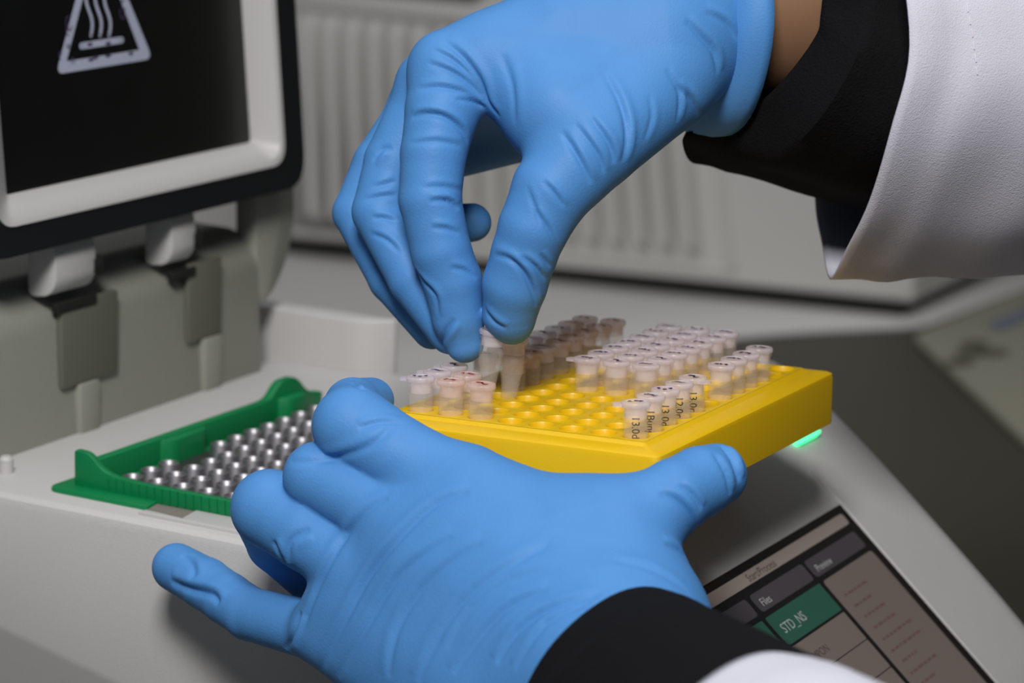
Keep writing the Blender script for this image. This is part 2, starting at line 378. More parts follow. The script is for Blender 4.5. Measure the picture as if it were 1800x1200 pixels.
# ================================================================ yellow tube rack
RO = np.array([110.434, -21.5548, 210.8069]); RAX = np.array([[0.9992, 0.0254, 0.0313], [-0.0248, 0.9995, -0.019], [-0.0318, 0.0182, 0.9993]])
def rk(u, v, w): return tuple(RO + u * RAX[0] + v * RAX[1] + w * RAX[2])
RH = 16.0
rack = setp(empty('tube_rack', rk(33, 48, -RH)), 'bright yellow plastic tube rack held between thumb and fingers', 'tube rack')
U0, U1, V0, V1 = -9.5, 75.5, -13.2, 108.5
mb = MB()
NS = 24
for i in range(8):
    for j in range(12):
        cu, cv = i * 9, j * 9; sq = []; rr = {k: [] for k in ('a', 'b', 'c', 'd')}
        for k in range(NS):
            a = 2 * math.pi * k / NS; c_, s_ = math.cos(a), math.sin(a); m_ = max(abs(c_), abs(s_))
            sq.append((cu + 4.5 * c_ / m_, cv + 4.5 * s_ / m_))
            for key, r, wz in (('a', 3.9, 0), ('b', 3.6, .12), ('c', 3.4, -.25), ('d', 3.1, -3.2)): rr[key].append(rk(cu + r * c_, cv + r * s_, wz))
        mb.loft([[rk(p[0], p[1], 0) for p in sq], rr['a'], rr['b'], rr['c'], rr['d']], (False, True))
mb.obj('hole_plate', 'yellow', rack, angle=50)
pi_ = [(-4.5, -4.5), (67.5, -4.5), (67.5, 103.5), (-4.5, 103.5)]; po = [(U0, V0), (U1, V0), (U1, V1), (U0, V1)]
def ringr(pts, r, w): return [rk(p[0], p[1], w) for p in rounded(pts, r, 5)]
rb = MB()
rb.loft([ringr(pi_, .6, -.05), ringr([(-5.6, -5.8), (68.8, -5.8), (68.8, 104.6), (-5.6, 104.6)], 1.2, -.9),
         ringr([(U0 + 1.2, V0 + 1.2), (U1 - 1.2, V0 + 1.2), (U1 - 1.2, V1 - 1.2), (U0 + 1.2, V1 - 1.2)], 2, -1.0), ringr([(U0 + .3, V0 + .3), (U1 - .3, V0 + .3), (U1 - .3, V1 - .3), (U0 + .3, V1 - .3)], 2.2, -1.5), ringr(po, 2.5, -2.6), ringr(po, 2.5, -RH), ringr([(U0 + 3, V0 + 3), (U1 - 3, V0 + 3), (U1 - 3, V1 - 3), (U0 + 3, V1 - 3)], 1, -RH)], (False, True))
rb.obj('body', 'yellow', rack, angle=30)

# ================================================================ tubes
tubep = [(.9, -20.4), (1.5, -19.8), (2.75, -9.5), (3.2, -8.2), (3.28, -1.2), (3.55, -1.0), (3.6, -.1)]
tb = MB().lathe(tubep, n=28, caps=(True, False))
ME_BODY = mesh_from('body', tb.v, tb.f, 40); ME_BODY.materials.append(M['tube'])
cpm = MB().lathe([(2.9, -3.0), (2.93, 0), (3.75, .05), (3.85, .3), (3.85, 1.0), (3.65, 1.3), (3.0, 1.35), (2.8, 1.15)], n=28, caps=(False, True))
ME_CAP = mesh_from('cap', cpm.v, cpm.f, 40); ME_CAP.materials.append(M['cap'])
ME_CAPR = ME_CAP.copy(); ME_CAPR.materials.clear(); ME_CAPR.materials.append(M['cap_red'])
tbm = MB().prism(rounded([(-1.8, 3.3), (1.8, 3.3), (1.2, 6.0), (-1.2, 6.0)], [0, 0, .9, .9]), lambda p: (p[0], p[1], .1), lambda p: (p[0], p[1], .8))
ME_TAB = mesh_from('tab', tbm.v, tbm.f, 40); ME_TAB.materials.append(M['cap'])
INK = []
for k in range(8):
    r = random.Random(50 + k); m_ = MB()
    for c_ in range(3):
        x = -1.9 + c_ * 1.35; y = r.uniform(-.4, .4); pts = [(x, y)]
        for q in range(5): pts.append((x + r.uniform(-.15, 1.2), y + r.uniform(-.95, .95)))
        ribbon(m_, pts, .6, lambda u, v: (u, v, 1.42))
    for mm in ('ink_v', 'ink_r'):
        me = mesh_from('ink', m_.v, m_.f); me.materials.append(M[mm]); INK.append(me)
def script_mesh(txt):                        # handwriting running down the tube wall
    v, f = text_mesh(txt, 2.9)
    rr = 3.36; vv = []
    for a, bb, c in v:
        ang = -(bb - 1.0) / rr; vv.append((rr * math.sin(-ang), -rr * math.cos(ang), -1.9 - a * .92))
    me = mesh_from('handwriting', vv, f); me.materials.append(M['ink_k']); return me
TUBES = 0
def tube(u, v, label, group, red=False, ink=0, lift=7.9, lean=(0, 0), tab=None, script=None, base_w=None, rz=0):
    global TUBES
    TUBES += 1
    t = empty('pcr_tube'); setp(t, label, 'tube', group)
    z = Vector(RAX[2]) + Vector(RAX[0]) * lean[0] + Vector(RAX[1]) * lean[1]; z.normalize()
    x = Vector(RAX[0]); x = (x - z * x.dot(z)).normalized(); y = z.cross(x)
    top = Vector(rk(u, v, 0)) + z * lift
    t.matrix_world = Matrix.Translation(top * S) @ Matrix((x, y, z)).transposed().to_4x4() @ Matrix.Rotation(rz, 4, 'Z')
    def part(nm, me, r=0, sub=None):
        o = bpy.data.objects.new(nm, me); COL.objects.link(o); o.parent = sub or t
        if r: o.rotation_euler = (0, 0, r)
        return o
    part('body', ME_BODY); c = part('cap', ME_CAPR if red else ME_CAP)
    part('ink', INK[ink % 8 * 2 + (1 if red else 0)], random.Random(ink).uniform(-.5, .5), c)
    if tab is not None: part('tab', ME_TAB, tab, c)
    if script: part('handwriting', script_mesh(script), 0.45)
    return t
ORD = ['first', 'second', 'third', 'fourth', 'fifth', 'sixth', 'seventh', 'eighth', 'ninth', 'tenth']
jr = random.Random(3)
def jl(): return (jr.uniform(-.03, .03), jr.uniform(-.03, .03))
for k, s_ in enumerate(('13.0d', '1Bung', '13 0d', '12.0r', '13.0r')):
    tube(63, k * 9, 'clear tube with dark handwriting down its side, %s of five from the near rack corner' % ORD[k], 'handwritten tubes at the near corner', ink=k, lean=jl(), tab=(math.pi * .62 if k == 0 else (-1.9 if k == 4 else None)), script=s_)
for k in range(4):
    tube(63, (6 + k) * 9, 'clear unmarked-side tube, %s of four in the far group along the right rack edge' % ORD[k], 'tubes along the right rack edge', ink=5 + k, lean=jl(), lift=8.1)
for li, nm in ((3, 'left'), (4, 'middle'), (5, 'right')):
    for k in range(7):
        tube(li * 9, (5 + k) * 9, 'frosted violet-inked tube, %s from the front in the %s lane of the central block' % (ORD[k], nm), 'tubes in the central block', ink=li * 7 + k, lean=jl(), tab=(math.pi * .55 if k == 0 and li == 3 else None))
for li, nm in ((1, 'nearer'), (0, 'outer left')):
    for k in range(8):
        red = (li == 1 and k not in (2,)) or (li == 0 and k in (6, 7))
        tube(li * 9, (4 + k) * 9, 'shaded tube, %s from the front in the %s lane behind the pinching fingers' % (ORD[k], nm), 'tubes behind the pinching fingers', red=red, ink=li * 9 + k, lean=jl(), lift=7.8)
for (i, j, red, lb) in ((0, 0, False, 'violet-inked tube at the front left corner of the rack'), (1, 0, True, 'red-inked tube in the middle of the front left trio'), (2, 0, True, 'red-capped tube rightmost of the front left trio'),
                        (0, 1, False, 'violet-inked tube just behind the front left corner tube'), (1, 1, True, 'red-inked tube just behind the middle of the front left trio'), (0, 2, False, 'brownish-capped tube directly beneath the index fingertip')):
    tube(i * 9, j * 9, lb, 'tubes at the front left of the rack', red=red, ink=i * 5 + j + 2, lean=jl(), tab=(math.pi * .55 if not red else None))
tube(9.6, 18.5, 'clear tube pinched and lifted between index finger and thumb', None, ink=3, lift=18.6, lean=(.10, .03))
tube(13.0, 25.5, 'slightly raised clear tube beside the pinched one, under the thumb tip', None, ink=4, lift=15.5, lean=(.09, .02))

# ================================================================ neighbouring machine behind
bg = setp(empty('background_machine', (-380, 1150, 0)), 'large pale grey machine with ribbed vent panel standing behind', 'lab machine')
bo = np.array([-162.0, 1073.0]); bd = np.array([-.991, -.133]); bn = np.array([.133, -.991])
def bgp(a, z, h=0): p = bo + bd * a + bn * h; return (p[0], p[1], z)
def bgback(p, dep): q = bgp(p[0], p[1]); return (q[0], q[1] + dep, q[2])
bb_ = MB().prism([(330, 11), (560, 11), (560, 186), (450, 182), (330, 177)], lambda p: bgp(p[0], p[1]), lambda p: bgback(p, 40))
bb_.prism([(0, 11), (330, 11), (330, 177), (300, 200), (240, 330), (0, 330)], lambda p: bgp(p[0], p[1]), lambda p: bgback(p, 300))
bb_.obj('body', 'bgbox', bg, bevel=3, seg=3)
MB().prism([(8, 0), (552, 0), (552, 11), (8, 11)], lambda p: bgp(p[0], p[1], -8), lambda p: (bgp(p[0], p[1])[0], bgp(p[0], p[1])[1] + 290, p[1])).obj('plinth', 'rubber', bg)
# vent panel: frame strips and slanting ribs
def vp(t, q, h): # t 0..1 left to right across the panel, q 0..1 bottom to top
    a0 = 448 + (-4) * (1 - q); a1 = 132 + 22 * q
    return bgp(a0 + (a1 - a0) * t, 22 + 4 * t + q * (150 - 10 * t), h)
for nm, quad in (('vent_frame', [(-.02, -.05), (1.03, -.05), (1.03, -.02), (-.02, -.02)]), ('vent_frame', [(1.015, -.05), (1.03, -.05), (1.03, 1.05), (1.015, 1.05)]), ('vent_frame', [(-.02, 1.03), (1.03, 1.03), (1.03, 1.12), (-.02, 1.12)])):
    MB().prism(quad, lambda p: vp(p[0], p[1], -1), lambda p: vp(p[0], p[1], 3.5)).obj(nm, 'bgbox', bg, bevel=1.2)
for k in range(17):
    t = .03 + k * .0562; m_ = MB()
    m_.loft([[vp(t, q, -1), vp(t + .008, q, 15 if .05 < q < .97 else 4), vp(t + .026, q, 15 if .05 < q < .97 else 4), vp(t + .034, q, -1)] for q in (.03, .08, .5, .95, 1.0)])
    m_.obj('rib', 'bgbox', bg, bevel=.8)
bd_ = setp(empty('lit_bench_sheet', (-400, 1000, 0)), 'pale flat sheet coloured as lit bench under the background machine', 'lit_sheet')  # added sheet; light on the bench put into its pale colour
MB().prism(rounded([(-760, 300), (-340, 300), (-318, 800), (-225, 985), (-150, 1065), (-130, 1300), (-760, 1300)], [5, 20, 120, 40, 20, 5, 5]), lambda p: (p[0], p[1], .2), lambda p: (p[0], p[1], 3)).obj('added_sheet', 'lit_sheet', bd_, bevel=1)
for c in bg.children: c.location.z += .0032
cs = setp(empty('lit_bench_slab', (80, 1000, 0)), 'olive grey flat slab coloured as lit bench, with blue strip, at the right edge', 'case')  # added slab for lit bench; its left edge follows the shadow's border
MB().prism(rounded([(-141, 1020), (14, 797), (330, 1000), (190, 1440), (-120, 1440)], 12), lambda p: (p[0], p[1], .2), lambda p: (p[0], p[1], 6)).obj('shell', 'case', cs, bevel=2)  # 'case' is the colour of the added slab that stands in for lit bench
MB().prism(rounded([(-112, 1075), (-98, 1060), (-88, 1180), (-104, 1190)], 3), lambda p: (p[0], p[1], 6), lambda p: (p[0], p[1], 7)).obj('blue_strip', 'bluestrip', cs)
sm = MB()
for a0, b0 in ((-88, 962), (-92, 990), (-98, 1015), (-80, 1000)):
    sm.add([(a0 + 9 * math.cos(a), b0 + 15 * math.sin(a), 6.3) for a in [k * math.pi / 6 for k in range(12)]], [tuple(range(12))])
sm.obj('printed_mark', 'smudge', cs)

# ================================================================ person: gloved hands and sleeves
person = setp(empty('person', (330, 60, 0)), 'person in blue gloves, black knit cuffs and white coat sorting tubes', 'person')

def seg_d(P, a, b, r1, r2):
    ba = b - a; pa = P - a
    h = np.clip((pa @ ba) / (ba @ ba), 0, 1).astype(np.float32)
    d = pa - h[:, None] * ba
    return np.sqrt((d * d).sum(1)) - (r1 + (r2 - r1) * h)
def smin(a, b, k):
    h = np.clip(.5 + .5 * (b - a) / k, 0, 1)
    return b + (a - b) * h - k * h * (1 - h)
def J(px, py, d, r): return at(px, py, d).astype(np.float32), r * d / FPX
def build_hand(name, palm, fingers, kp=9.0, kf=.8, kj=6.5, vox=.6):
    prims = [q for s_ in palm for q in s_] + [q for f_ in fingers for q in f_[0]]
    lo = np.min([p - r for p, r in prims], 0) - 3; hi = np.max([p + r for p, r in prims], 0) + 3
    def sdf(P):
        dp = None
        for (a, ra), (b_, rb_) in palm:
            d = seg_d(P, a, b_, ra, rb_); dp = d if dp is None else smin(dp, d, kp)
        D = None
        for ch, kk in fingers:
            df = None
            for (a, ra), (b_, rb_) in zip(ch[:-1], ch[1:]):
                d = seg_d(P, a, b_, ra, rb_); df = d if df is None else smin(df, d, kf)
            e = smin(df, dp, kk or kj)
            D = e if D is None else smin(D, e, .9)
        return D
    BS = 8
    nb = np.ceil((hi - lo) / (vox * BS)).astype(int); n = nb * BS
    cidx = np.stack(np.meshgrid(*[np.arange(k) for k in nb], indexing='ij'), -1).reshape(-1, 3)
    cc = (lo + (cidx + .5) * BS * vox).astype(np.float32)
    dc = sdf(cc)
    F = np.repeat(np.repeat(np.repeat(dc.reshape(nb), BS, 0), BS, 1), BS, 2).astype(np.float32)
    act = cidx[np.abs(dc) < BS * vox * .9 + 2]
    off = np.stack(np.meshgrid(*[np.arange(BS)] * 3, indexing='ij'), -1).reshape(-1, 3)
    for c0 in range(0, len(act), 600):
        ii = (act[c0:c0 + 600, None, :] * BS + off[None]).reshape(-1, 3)
        F[ii[:, 0], ii[:, 1], ii[:, 2]] = sdf((lo + ii * vox).astype(np.float32))
    # surface nets
    Sg = F < 0
    nx, ny, nz = F.shape
    cnt = np.zeros((nx - 1, ny - 1, nz - 1), np.uint8)
    for dx in (0, 1):
        for dy in (0, 1):
            for dz in (0, 1): cnt += Sg[dx:nx - 1 + dx, dy:ny - 1 + dy, dz:nz - 1 + dz]
    cell = np.argwhere((cnt > 0) & (cnt < 8))
    idx = -np.ones(cnt.shape, np.int64); idx[cell[:, 0], cell[:, 1], cell[:, 2]] = np.arange(len(cell))
    acc = np.zeros((len(cell), 3)); num = np.zeros(len(cell))
    cor = [(dx, dy, dz) for dx in (0, 1) for dy in (0, 1) for dz in (0, 1)]
    for a in range(8):
        for b_ in range(a + 1, 8):
            if sum(abs(x - y) for x, y in zip(cor[a], cor[b_])) != 1: continue
            A_ = cell + cor[a]; B_ = cell + cor[b_]
            fa = F[A_[:, 0], A_[:, 1], A_[:, 2]]; fb = F[B_[:, 0], B_[:, 1], B_[:, 2]]
            m_ = (fa < 0) != (fb < 0); t = np.zeros(len(cell)); t[m_] = fa[m_] / (fa[m_] - fb[m_])
            acc[m_] += (A_ + (B_ - A_) * t[:, None])[m_]; num[m_] += 1
    V = lo + acc / num[:, None] * vox
    faces = []
    for ax in range(3):
        sl0 = [slice(None)] * 3; sl1 = [slice(None)] * 3; sl0[ax] = slice(0, -1); sl1[ax] = slice(1, None)
        ch = np.argwhere(Sg[tuple(sl0)] != Sg[tuple(sl1)])
        u, v = [(1, 2), (2, 0), (0, 1)][ax]
        ch = ch[(ch[:, u] > 0) & (ch[:, v] > 0) & (ch[:, u] < idx.shape[u]) & (ch[:, v] < idx.shape[v])]
        def g(du, dv):
            q = ch.copy(); q[:, u] += du; q[:, v] += dv; return idx[q[:, 0], q[:, 1], q[:, 2]]
        q = np.stack([g(-1, -1), g(0, -1), g(0, 0), g(-1, 0)], 1)
        ins = Sg[ch[:, 0], ch[:, 1], ch[:, 2]]
        q[~ins] = q[~ins][:, ::-1]
        faces.append(q[(q >= 0).all(1)])
    return V, np.concatenate(faces)
def raycast(bvh, px, py):
    d = AX @ np.array([(px - 900) / FPX, (py - 600) / FPX, 1.0]); d /= np.linalg.norm(d)
    h = bvh.ray_cast(Vector(CAM), Vector(d)); return None if h[0] is None else np.array(h[0])
def vnormals(V, Fc):
    n = np.zeros_like(V); a = np.cross(V[Fc[:, 2]] - V[Fc[:, 0]], V[Fc[:, 3]] - V[Fc[:, 1]])
    for k in range(4): np.add.at(n, Fc[:, k], a)
    return n / (np.linalg.norm(n, axis=1)[:, None] + 1e-12)
def relax(V, Fc, it, lam=.5):
    E_ = np.concatenate([Fc[:, [0, 1]], Fc[:, [1, 2]], Fc[:, [2, 3]], Fc[:, [3, 0]]]); deg = np.bincount(E_[:, 0], minlength=len(V)) + np.bincount(E_[:, 1], minlength=len(V))
    for k in range(it):
        s_ = np.zeros_like(V)
        for c in range(3): s_[:, c] = np.bincount(E_[:, 0], V[E_[:, 1], c], len(V)) + np.bincount(E_[:, 1], V[E_[:, 0], c], len(V))
        V = V + (lam if k % 2 == 0 else -lam * 1.03) * (s_ / np.maximum(deg, 1)[:, None] - V)
    return V
def creases(V, Fc, lines, fp=.8):
    """folds of the glove: a groove along each line with a soft ridge beside it"""
    N = vnormals(V, Fc); bvh = BVHTree.FromPolygons([tuple(v) for v in V], [tuple(f) for f in Fc.tolist()])
    disp = np.zeros(len(V))
    for pts, dep, wid in lines:
        P = []; A_ = np.array([pts[0]] + list(pts) + [pts[-1]], float); pts = [pts[0]]
        for k in range(len(A_) - 3):            # smooth the line before it is laid on the surface
            for t in (1 / 3, 2 / 3, 1): pts.append(tuple(.5 * (2 * A_[k + 1] + (A_[k + 2] - A_[k]) * t + (2 * A_[k] - 5 * A_[k + 1] + 4 * A_[k + 2] - A_[k + 3]) * t * t + (3 * A_[k + 1] - A_[k] - 3 * A_[k + 2] + A_[k + 3]) * t ** 3)))
        for (x0, y0), (x1, y1) in zip(pts[:-1], pts[1:]):
            for k in range(2):
                h = raycast(bvh, x0 + (x1 - x0) * k / 2, y0 + (y1 - y0) * k / 2)
                if h is not None: P.append(h)
        h = raycast(bvh, *pts[-1])
        if h is not None: P.append(h)
        if len(P) < 3: continue
        P = np.array(P)
        keep = [0]
        for k in range(1, len(P)):
            if np.linalg.norm(P[k] - P[keep[-1]]) < 14: keep.append(k)
        P = P[keep]; L = len(P)
        if L < 3: continue
        box = np.all((V > P.min(0) - 9) & (V < P.max(0) + 9), 1); ids = np.nonzero(box)[0]; Q = V[ids]
        best = np.full(len(ids), 1e9); par = np.zeros(len(ids)); side = np.zeros(len(ids))
        for k in range(L - 1):
            a = P[k]; d = P[k + 1] - a; l2 = d @ d + 1e-9; h = np.clip(((Q - a) @ d) / l2, 0, 1); r = Q - a - h[:, None] * d
            dist = np.sqrt((r * r).sum(1)); m_ = dist < best; best[m_] = dist[m_]; par[m_] = (k + h[m_]) / (L - 1)
            cr = np.cross(np.broadcast_to(d / math.sqrt(l2), r.shape), r); side[m_] = np.sign((cr * N[ids]).sum(1))[m_]
        fade = np.clip(np.sin(np.pi * np.clip(par, 0, 1)), 0, 1) ** fp
        sd = best * side
        wid *= .62
        disp[ids] += 1.25 * dep * fade * (-np.exp(-(best / wid) ** 2) + .6 * np.exp(-((sd - 2.2 * wid) / (1.5 * wid)) ** 2))
    return V + N * disp[:, None]

def hand_object(name, V, Fc, extra=None, m='glove'):
    me = bpy.data.meshes.new(name)
    vv = (V * S).tolist(); ff = Fc.tolist()
    if extra: n0 = len(vv); vv += [[c * S for c in v] for v in extra.v]; ff += [[i + n0 for i in f] for f in extra.f]
    me.from_pydata(vv, [], ff); me.update()
    me.polygons.foreach_set('use_smooth', [True] * len(me.polygons))
    o = link(name, me, m); under(o, person); return o

# ---- upper hand (right), pinching a tube
WR = J(1232, 36, 797, 150)
palm = [(J(786, 122, 769, 65), J(1225, 12, 788, 130)), (J(762, 150, 788, 63), WR), (J(750, 180, 806, 60), J(1225, 50, 812, 120)), (J(806, 240, 824, 68), J(1250, 100, 820, 96)), (J(1000, 62, 775, 92), J(1150, 50, 778, 118)),
        (J(880, 112, 771, 74), J(985, 200, 762, 82)), (J(985, 200, 762, 82), J(1180, 105, 776, 100))]
thumb = [J(1165, 150, 770, 86), J(1045, 250, 756, 84), J(970, 335, 753, 71), J(938, 400, 753, 62), J(922, 445, 755, 58), J(905, 500, 758, 57), J(896, 552, 762, 48), J(900, 568, 763, 38)]
index = [J(786, 124, 769, 65), J(778, 195, 766, 66), J(762, 270, 764, 58), J(756, 350, 763, 55), J(775, 440, 764, 53), J(796, 495, 766, 52), J(806, 560, 768, 46), J(817, 604, 769, 34)]
middle = [J(760, 155, 788, 60), J(692, 285, 786, 52), J(668, 372, 784, 49), J(728, 490, 778, 46), J(792, 585, 775, 38)]
ring = [J(748, 182, 806, 56), J(668, 290, 804, 48), J(628, 374, 802, 43), J(690, 490, 794, 42), J(760, 578, 788, 36)]
pinky = [J(775, 225, 824, 54), J(690, 358, 826, 42), J(770, 397, 817, 38), J(830, 391, 806, 34)]
V, Fc = build_hand('right', palm, [(thumb, 6.5), (index, 4.0), (middle, 4.0), (ring, 4.0), (pinky, 4.0)])
V = relax(V, Fc, 12)
UP = [([(777, 70), (813, 100), (843, 140), (857, 177), (880, 207)], .9, 1.3), ([(760, 87), (793, 103), (823, 130), (847, 160)], .6, 1.0), ([(750, 110), (787, 123), (820, 143), (847, 170)], .6, 1.0),
      ([(733, 157), (773, 153), (813, 163), (847, 187)], .6, 1.1), ([(723, 207), (747, 200), (780, 205), (810, 227), (823, 253)], .9, 1.2), ([(800, 173), (830, 178), (853, 190)], .6, .9), ([(720, 253), (767, 248), (813, 257)], .4, 1.1),
      ([(753, 353), (787, 353), (807, 367)], .8, 1.0), ([(757, 400), (785, 402), (807, 411)], .55, 1.0), ([(740, 330), (780, 328), (812, 335)], .35, 1.0), ([(640, 352), (670, 345), (698, 343)], .5, 1.0), ([(655, 384), (675, 383), (698, 390)], .6, 1.0), ([(650, 410), (680, 422), (703, 445)], .5, 1.0), ([(655, 330), (697, 318)], .4, 1.0),
      ([(987, 230), (1017, 277), (1040, 323)], .7, 1.2), ([(1033, 200), (1070, 250), (1080, 287)], .7, 1.2), ([(1060, 125), (1085, 168), (1100, 212), (1102, 250), (1094, 285)], .8, 1.4), ([(1140, 165), (1146, 205), (1132, 250)], .3, 1.2), ([(1010, 215), (1050, 270), (1062, 305)], .5, 1.0),
      ([(868, 448), (895, 455), (920, 478), (938, 515), (943, 540)], .9, 1.2), ([(915, 450), (940, 468), (958, 492)], .7, 1.0), ([(948, 445), (968, 470)], .5, .9), ([(853, 545), (870, 566), (890, 578)], .7, 1.1),
      ([(940, 367), (965, 405), (985, 450)], .5, 1.0), ([(953, 317), (975, 340), (992, 365)], .5, 1.0), ([(925, 325), (940, 365), (950, 400)], .35, 1.0), ([(727, 467), (745, 495), (765, 520), (770, 555)], .6, 1.2), ([(800, 560), (785, 580), (773, 605)], .8, 1.2), ([(790, 470), (815, 475), (838, 490)], .5, 1.0),
      ([(1205, 35), (1230, 62), (1255, 92), (1262, 130)], .8, 1.5), ([(1240, 20), (1275, 40), (1295, 70)], .6, 1.3), ([(1190, 150), (1215, 175), (1228, 205)], .7, 1.3), ([(1170, 120), (1195, 165), (1190, 215)], .5, 1.2), ([(880, 90), (900, 150), (905, 220)], .4, 1.6), ([(690, 130), (672, 200), (650, 270)], .5, 1.4), ([(690, 262), (672, 262), (655, 285)], .7, 1.2)]
V = creases(V, Fc, UP)
# folded hem of the cuff
def ring_pts(c, axis, r, n=56, wob=0, seed=0, el=1.0, up=(0, 0, 1)):
    a = Vector(axis).normalized(); u = Vector(up); u = (u - a * u.dot(a)).normalized(); v = a.cross(u)
    return [tuple(Vector(c) + (u * math.cos(t) * r * el + v * math.sin(t) * r) * (1 + wob * math.sin(3 * t + seed) + wob * .6 * math.sin(7 * t + seed * 2))) for t in [2 * math.pi * k / n for k in range(n)]]
def camdir(x, y, z): return tuple(AX @ np.array([x, y, z]))
ax = camdir(.92, -.03, .39); upv = camdir(0, -1, 0)
def ccen(px, py, d): return at(px, py, d)
cuff = MB()
rr = []
for px, py, r, w in ((1190, 30, 20, .0), (1205, 28, 26.0, .04), (1216, 26, 29.5, .035), (1226, 25, 32, .02), (1246, 22, 33.6, .015), (1260, 21, 34.0, .012)):
    rr.append(ring_pts(ccen(px, py, 800 + (px - 1300) * .066), ax, r, wob=w, seed=1, el=1.06, up=upv))
for px, py, r in ((1261, 21, 33.4), (1249, 22, 32.6), (1230, 25, 31.0), (1200, 28, 24)):
    rr.append(ring_pts(ccen(px, py, 800 + (px - 1300) * .066), ax, r, wob=.012, seed=1, el=1.06, up=upv))
cuff.loft(rr, (False, False))
o = hand_object('gloved_hand', V, Fc, cuff); setp(o, 'upper blue nitrile glove pinching a tube')

# ---- lower hand (left), holding the rack
WL = J(1075, 1185, 688, 170)
palm = [(J(812, 862, 724, 78), J(1060, 1110, 694, 150)), (J(715, 922, 726, 76), WL), (J(650, 1005, 731, 72), J(1000, 1220, 694, 150)), (J(566, 1112, 740, 53), J(880, 1270, 704, 120)), (J(620, 1060, 736, 66), J(940, 1240, 698, 130)),
        (J(850, 905, 720, 74), J(1050, 938, 709, 82)), (J(1050, 938, 709, 82), J(1095, 1070, 696, 120)), (J(780, 980, 722, 90), J(1000, 1020, 706, 110)), (WL, J(1180, 1270, 650, 165))]
thumb = [J(1092, 1055, 696, 118), J(1098, 935, 705, 88), J(1186, 872, 708, 66), J(1232, 846, 714, 62), J(1258, 835, 718, 56)]
index = [J(812, 862, 724, 74), J(700, 802, 730, 70), J(620, 748, 735, 71), J(620, 714, 748, 50), J(652, 704, 760, 41)]
middle = [J(715, 922, 726, 72), J(560, 838, 738, 62), J(580, 830, 760, 50), J(640, 835, 775, 40)]
ring = [J(650, 1005, 731, 68), J(540, 935, 740, 68), J(474, 893, 747, 68), J(490, 950, 764, 57), J(545, 1010, 766, 48)]
pinky = [J(566, 1112, 742, 53), J(440, 1079, 763, 47), J(400, 1052, 771, 46), J(362, 1026, 779, 46), J(310, 997, 788, 43)]
V, Fc = build_hand('left', palm, [(thumb, 7.0), (index, 4.0), (middle, 3.5), (ring, 3.5), (pinky, 3.0)], kp=11)
V = relax(V, Fc, 12)
LO = [([(522, 1133), (557, 1038), (595, 962), (645, 899), (683, 874)], .55, 1.6), ([(563, 1178), (614, 1076), (652, 1007), (709, 937), (766, 886), (823, 864)], .75, 1.9), ([(595, 1190), (645, 1102), (696, 1019), (747, 975), (797, 943)], .5, 1.8),
      ([(683, 1190), (696, 1114), (740, 1038), (804, 981), (848, 956)], .5, 1.9), ([(734, 1197), (778, 1108), (835, 1038), (924, 978), (968, 956)], .55, 2.0), ([(785, 1140), (829, 1070), (899, 1019), (987, 1000)], .35, 2.0), ([(797, 1184), (848, 1114), (899, 1064), (962, 1038)], .6, 1.8), ([(873, 1165), (911, 1108), (968, 1070), (1057, 1043)], .7, 1.7), ([(905, 1175), (960, 1095), (1040, 1058)], .5, 1.4), ([(1076, 984), (1146, 1000), (1209, 1038)], .3, 1.8),
      ([(1160, 866), (1190, 880), (1212, 905), (1221, 934)], .7, 1.4), ([(1195, 852), (1217, 870), (1233, 895)], .6, 1.2), ([(1170, 955), (1196, 968), (1213, 989)], .5, 1.4), ([(1268, 782), (1288, 805), (1300, 845)], .9, 1.5), ([(1255, 795), (1276, 830), (1284, 868)], .6, 1.3), ([(500, 812), (573, 809), (650, 783), (690, 750)], .5, 1.6), ([(630, 752), (670, 742), (705, 742)], .5, 1.2),
      ([(480, 950), (500, 990), (525, 1022)], .8, 1.5), ([(545, 930), (512, 950), (505, 985)], .6, 1.5), ([(530, 1075), (512, 1120), (497, 1158)], .9, 1.5), ([(320, 975), (338, 992), (342, 1018)], .6, 1.6), ([(300, 1022), (335, 1036), (372, 1044), (385, 1060)], 1.1, 1.7), ([(618, 672), (630, 680), (646, 684)], .6, 1.1)]
V = creases(V, Fc, LO, .5)
o = hand_object('gloved_hand', V, Fc); setp(o, 'lower blue nitrile glove gripping the rack')

# ---- sleeves
def spline_loop(pts, n=64):
    P = np.array(pts); N = len(P); out_ = []
    for k in range(n):
        t = k / n * N; i = int(t); f = t - i; p0, p1, p2, p3 = P[(i - 1) % N], P[i % N], P[(i + 1) % N], P[(i + 2) % N]
        out_.append(tuple(.5 * ((2 * p1) + (-p0 + p2) * f + (2 * p0 - 5 * p1 + 4 * p2 - p3) * f ** 2 + (-p0 + 3 * p1 - 3 * p2 + p3) * f ** 3)))
    return out_
def sleeve(name, m, rings, thick, label):
    L = [spline_loop([at(*p) for p in r]) for r in rings]
    fine = []
    for a, b_ in zip(L[:-1], L[1:]):
        for k in range(8):
            t = k / 8; fine.append([tuple(np.array(p) * (1 - t) + np.array(q) * t) for p, q in zip(a, b_)])
    fine.append(L[-1])
    rr_ = random.Random(len(name)); out_ = []
    for gi, g in enumerate(fine):                # gentle cloth undulation
        c = np.mean(np.array(g), 0); amp = min(1, gi / 5)
        out_.append([tuple(c + (np.array(p) - c) * (1 + amp * (.006 * math.sin(5 * 2 * math.pi * k / len(g) + gi * .35) + .010 * math.sin(gi * .9 + 2 * math.pi * k / len(g))))) for k, p in enumerate(g)])
    mb_ = MB().loft(out_, (False, False))
    me = mesh_from(name, mb_.v, mb_.f, 60); o_ = link(name, me, m); under(o_, person)
    sol = o_.modifiers.new('thickness', 'SOLIDIFY'); sol.thickness = thick * S; sol.offset = -1
    setp(o_, label); return o_
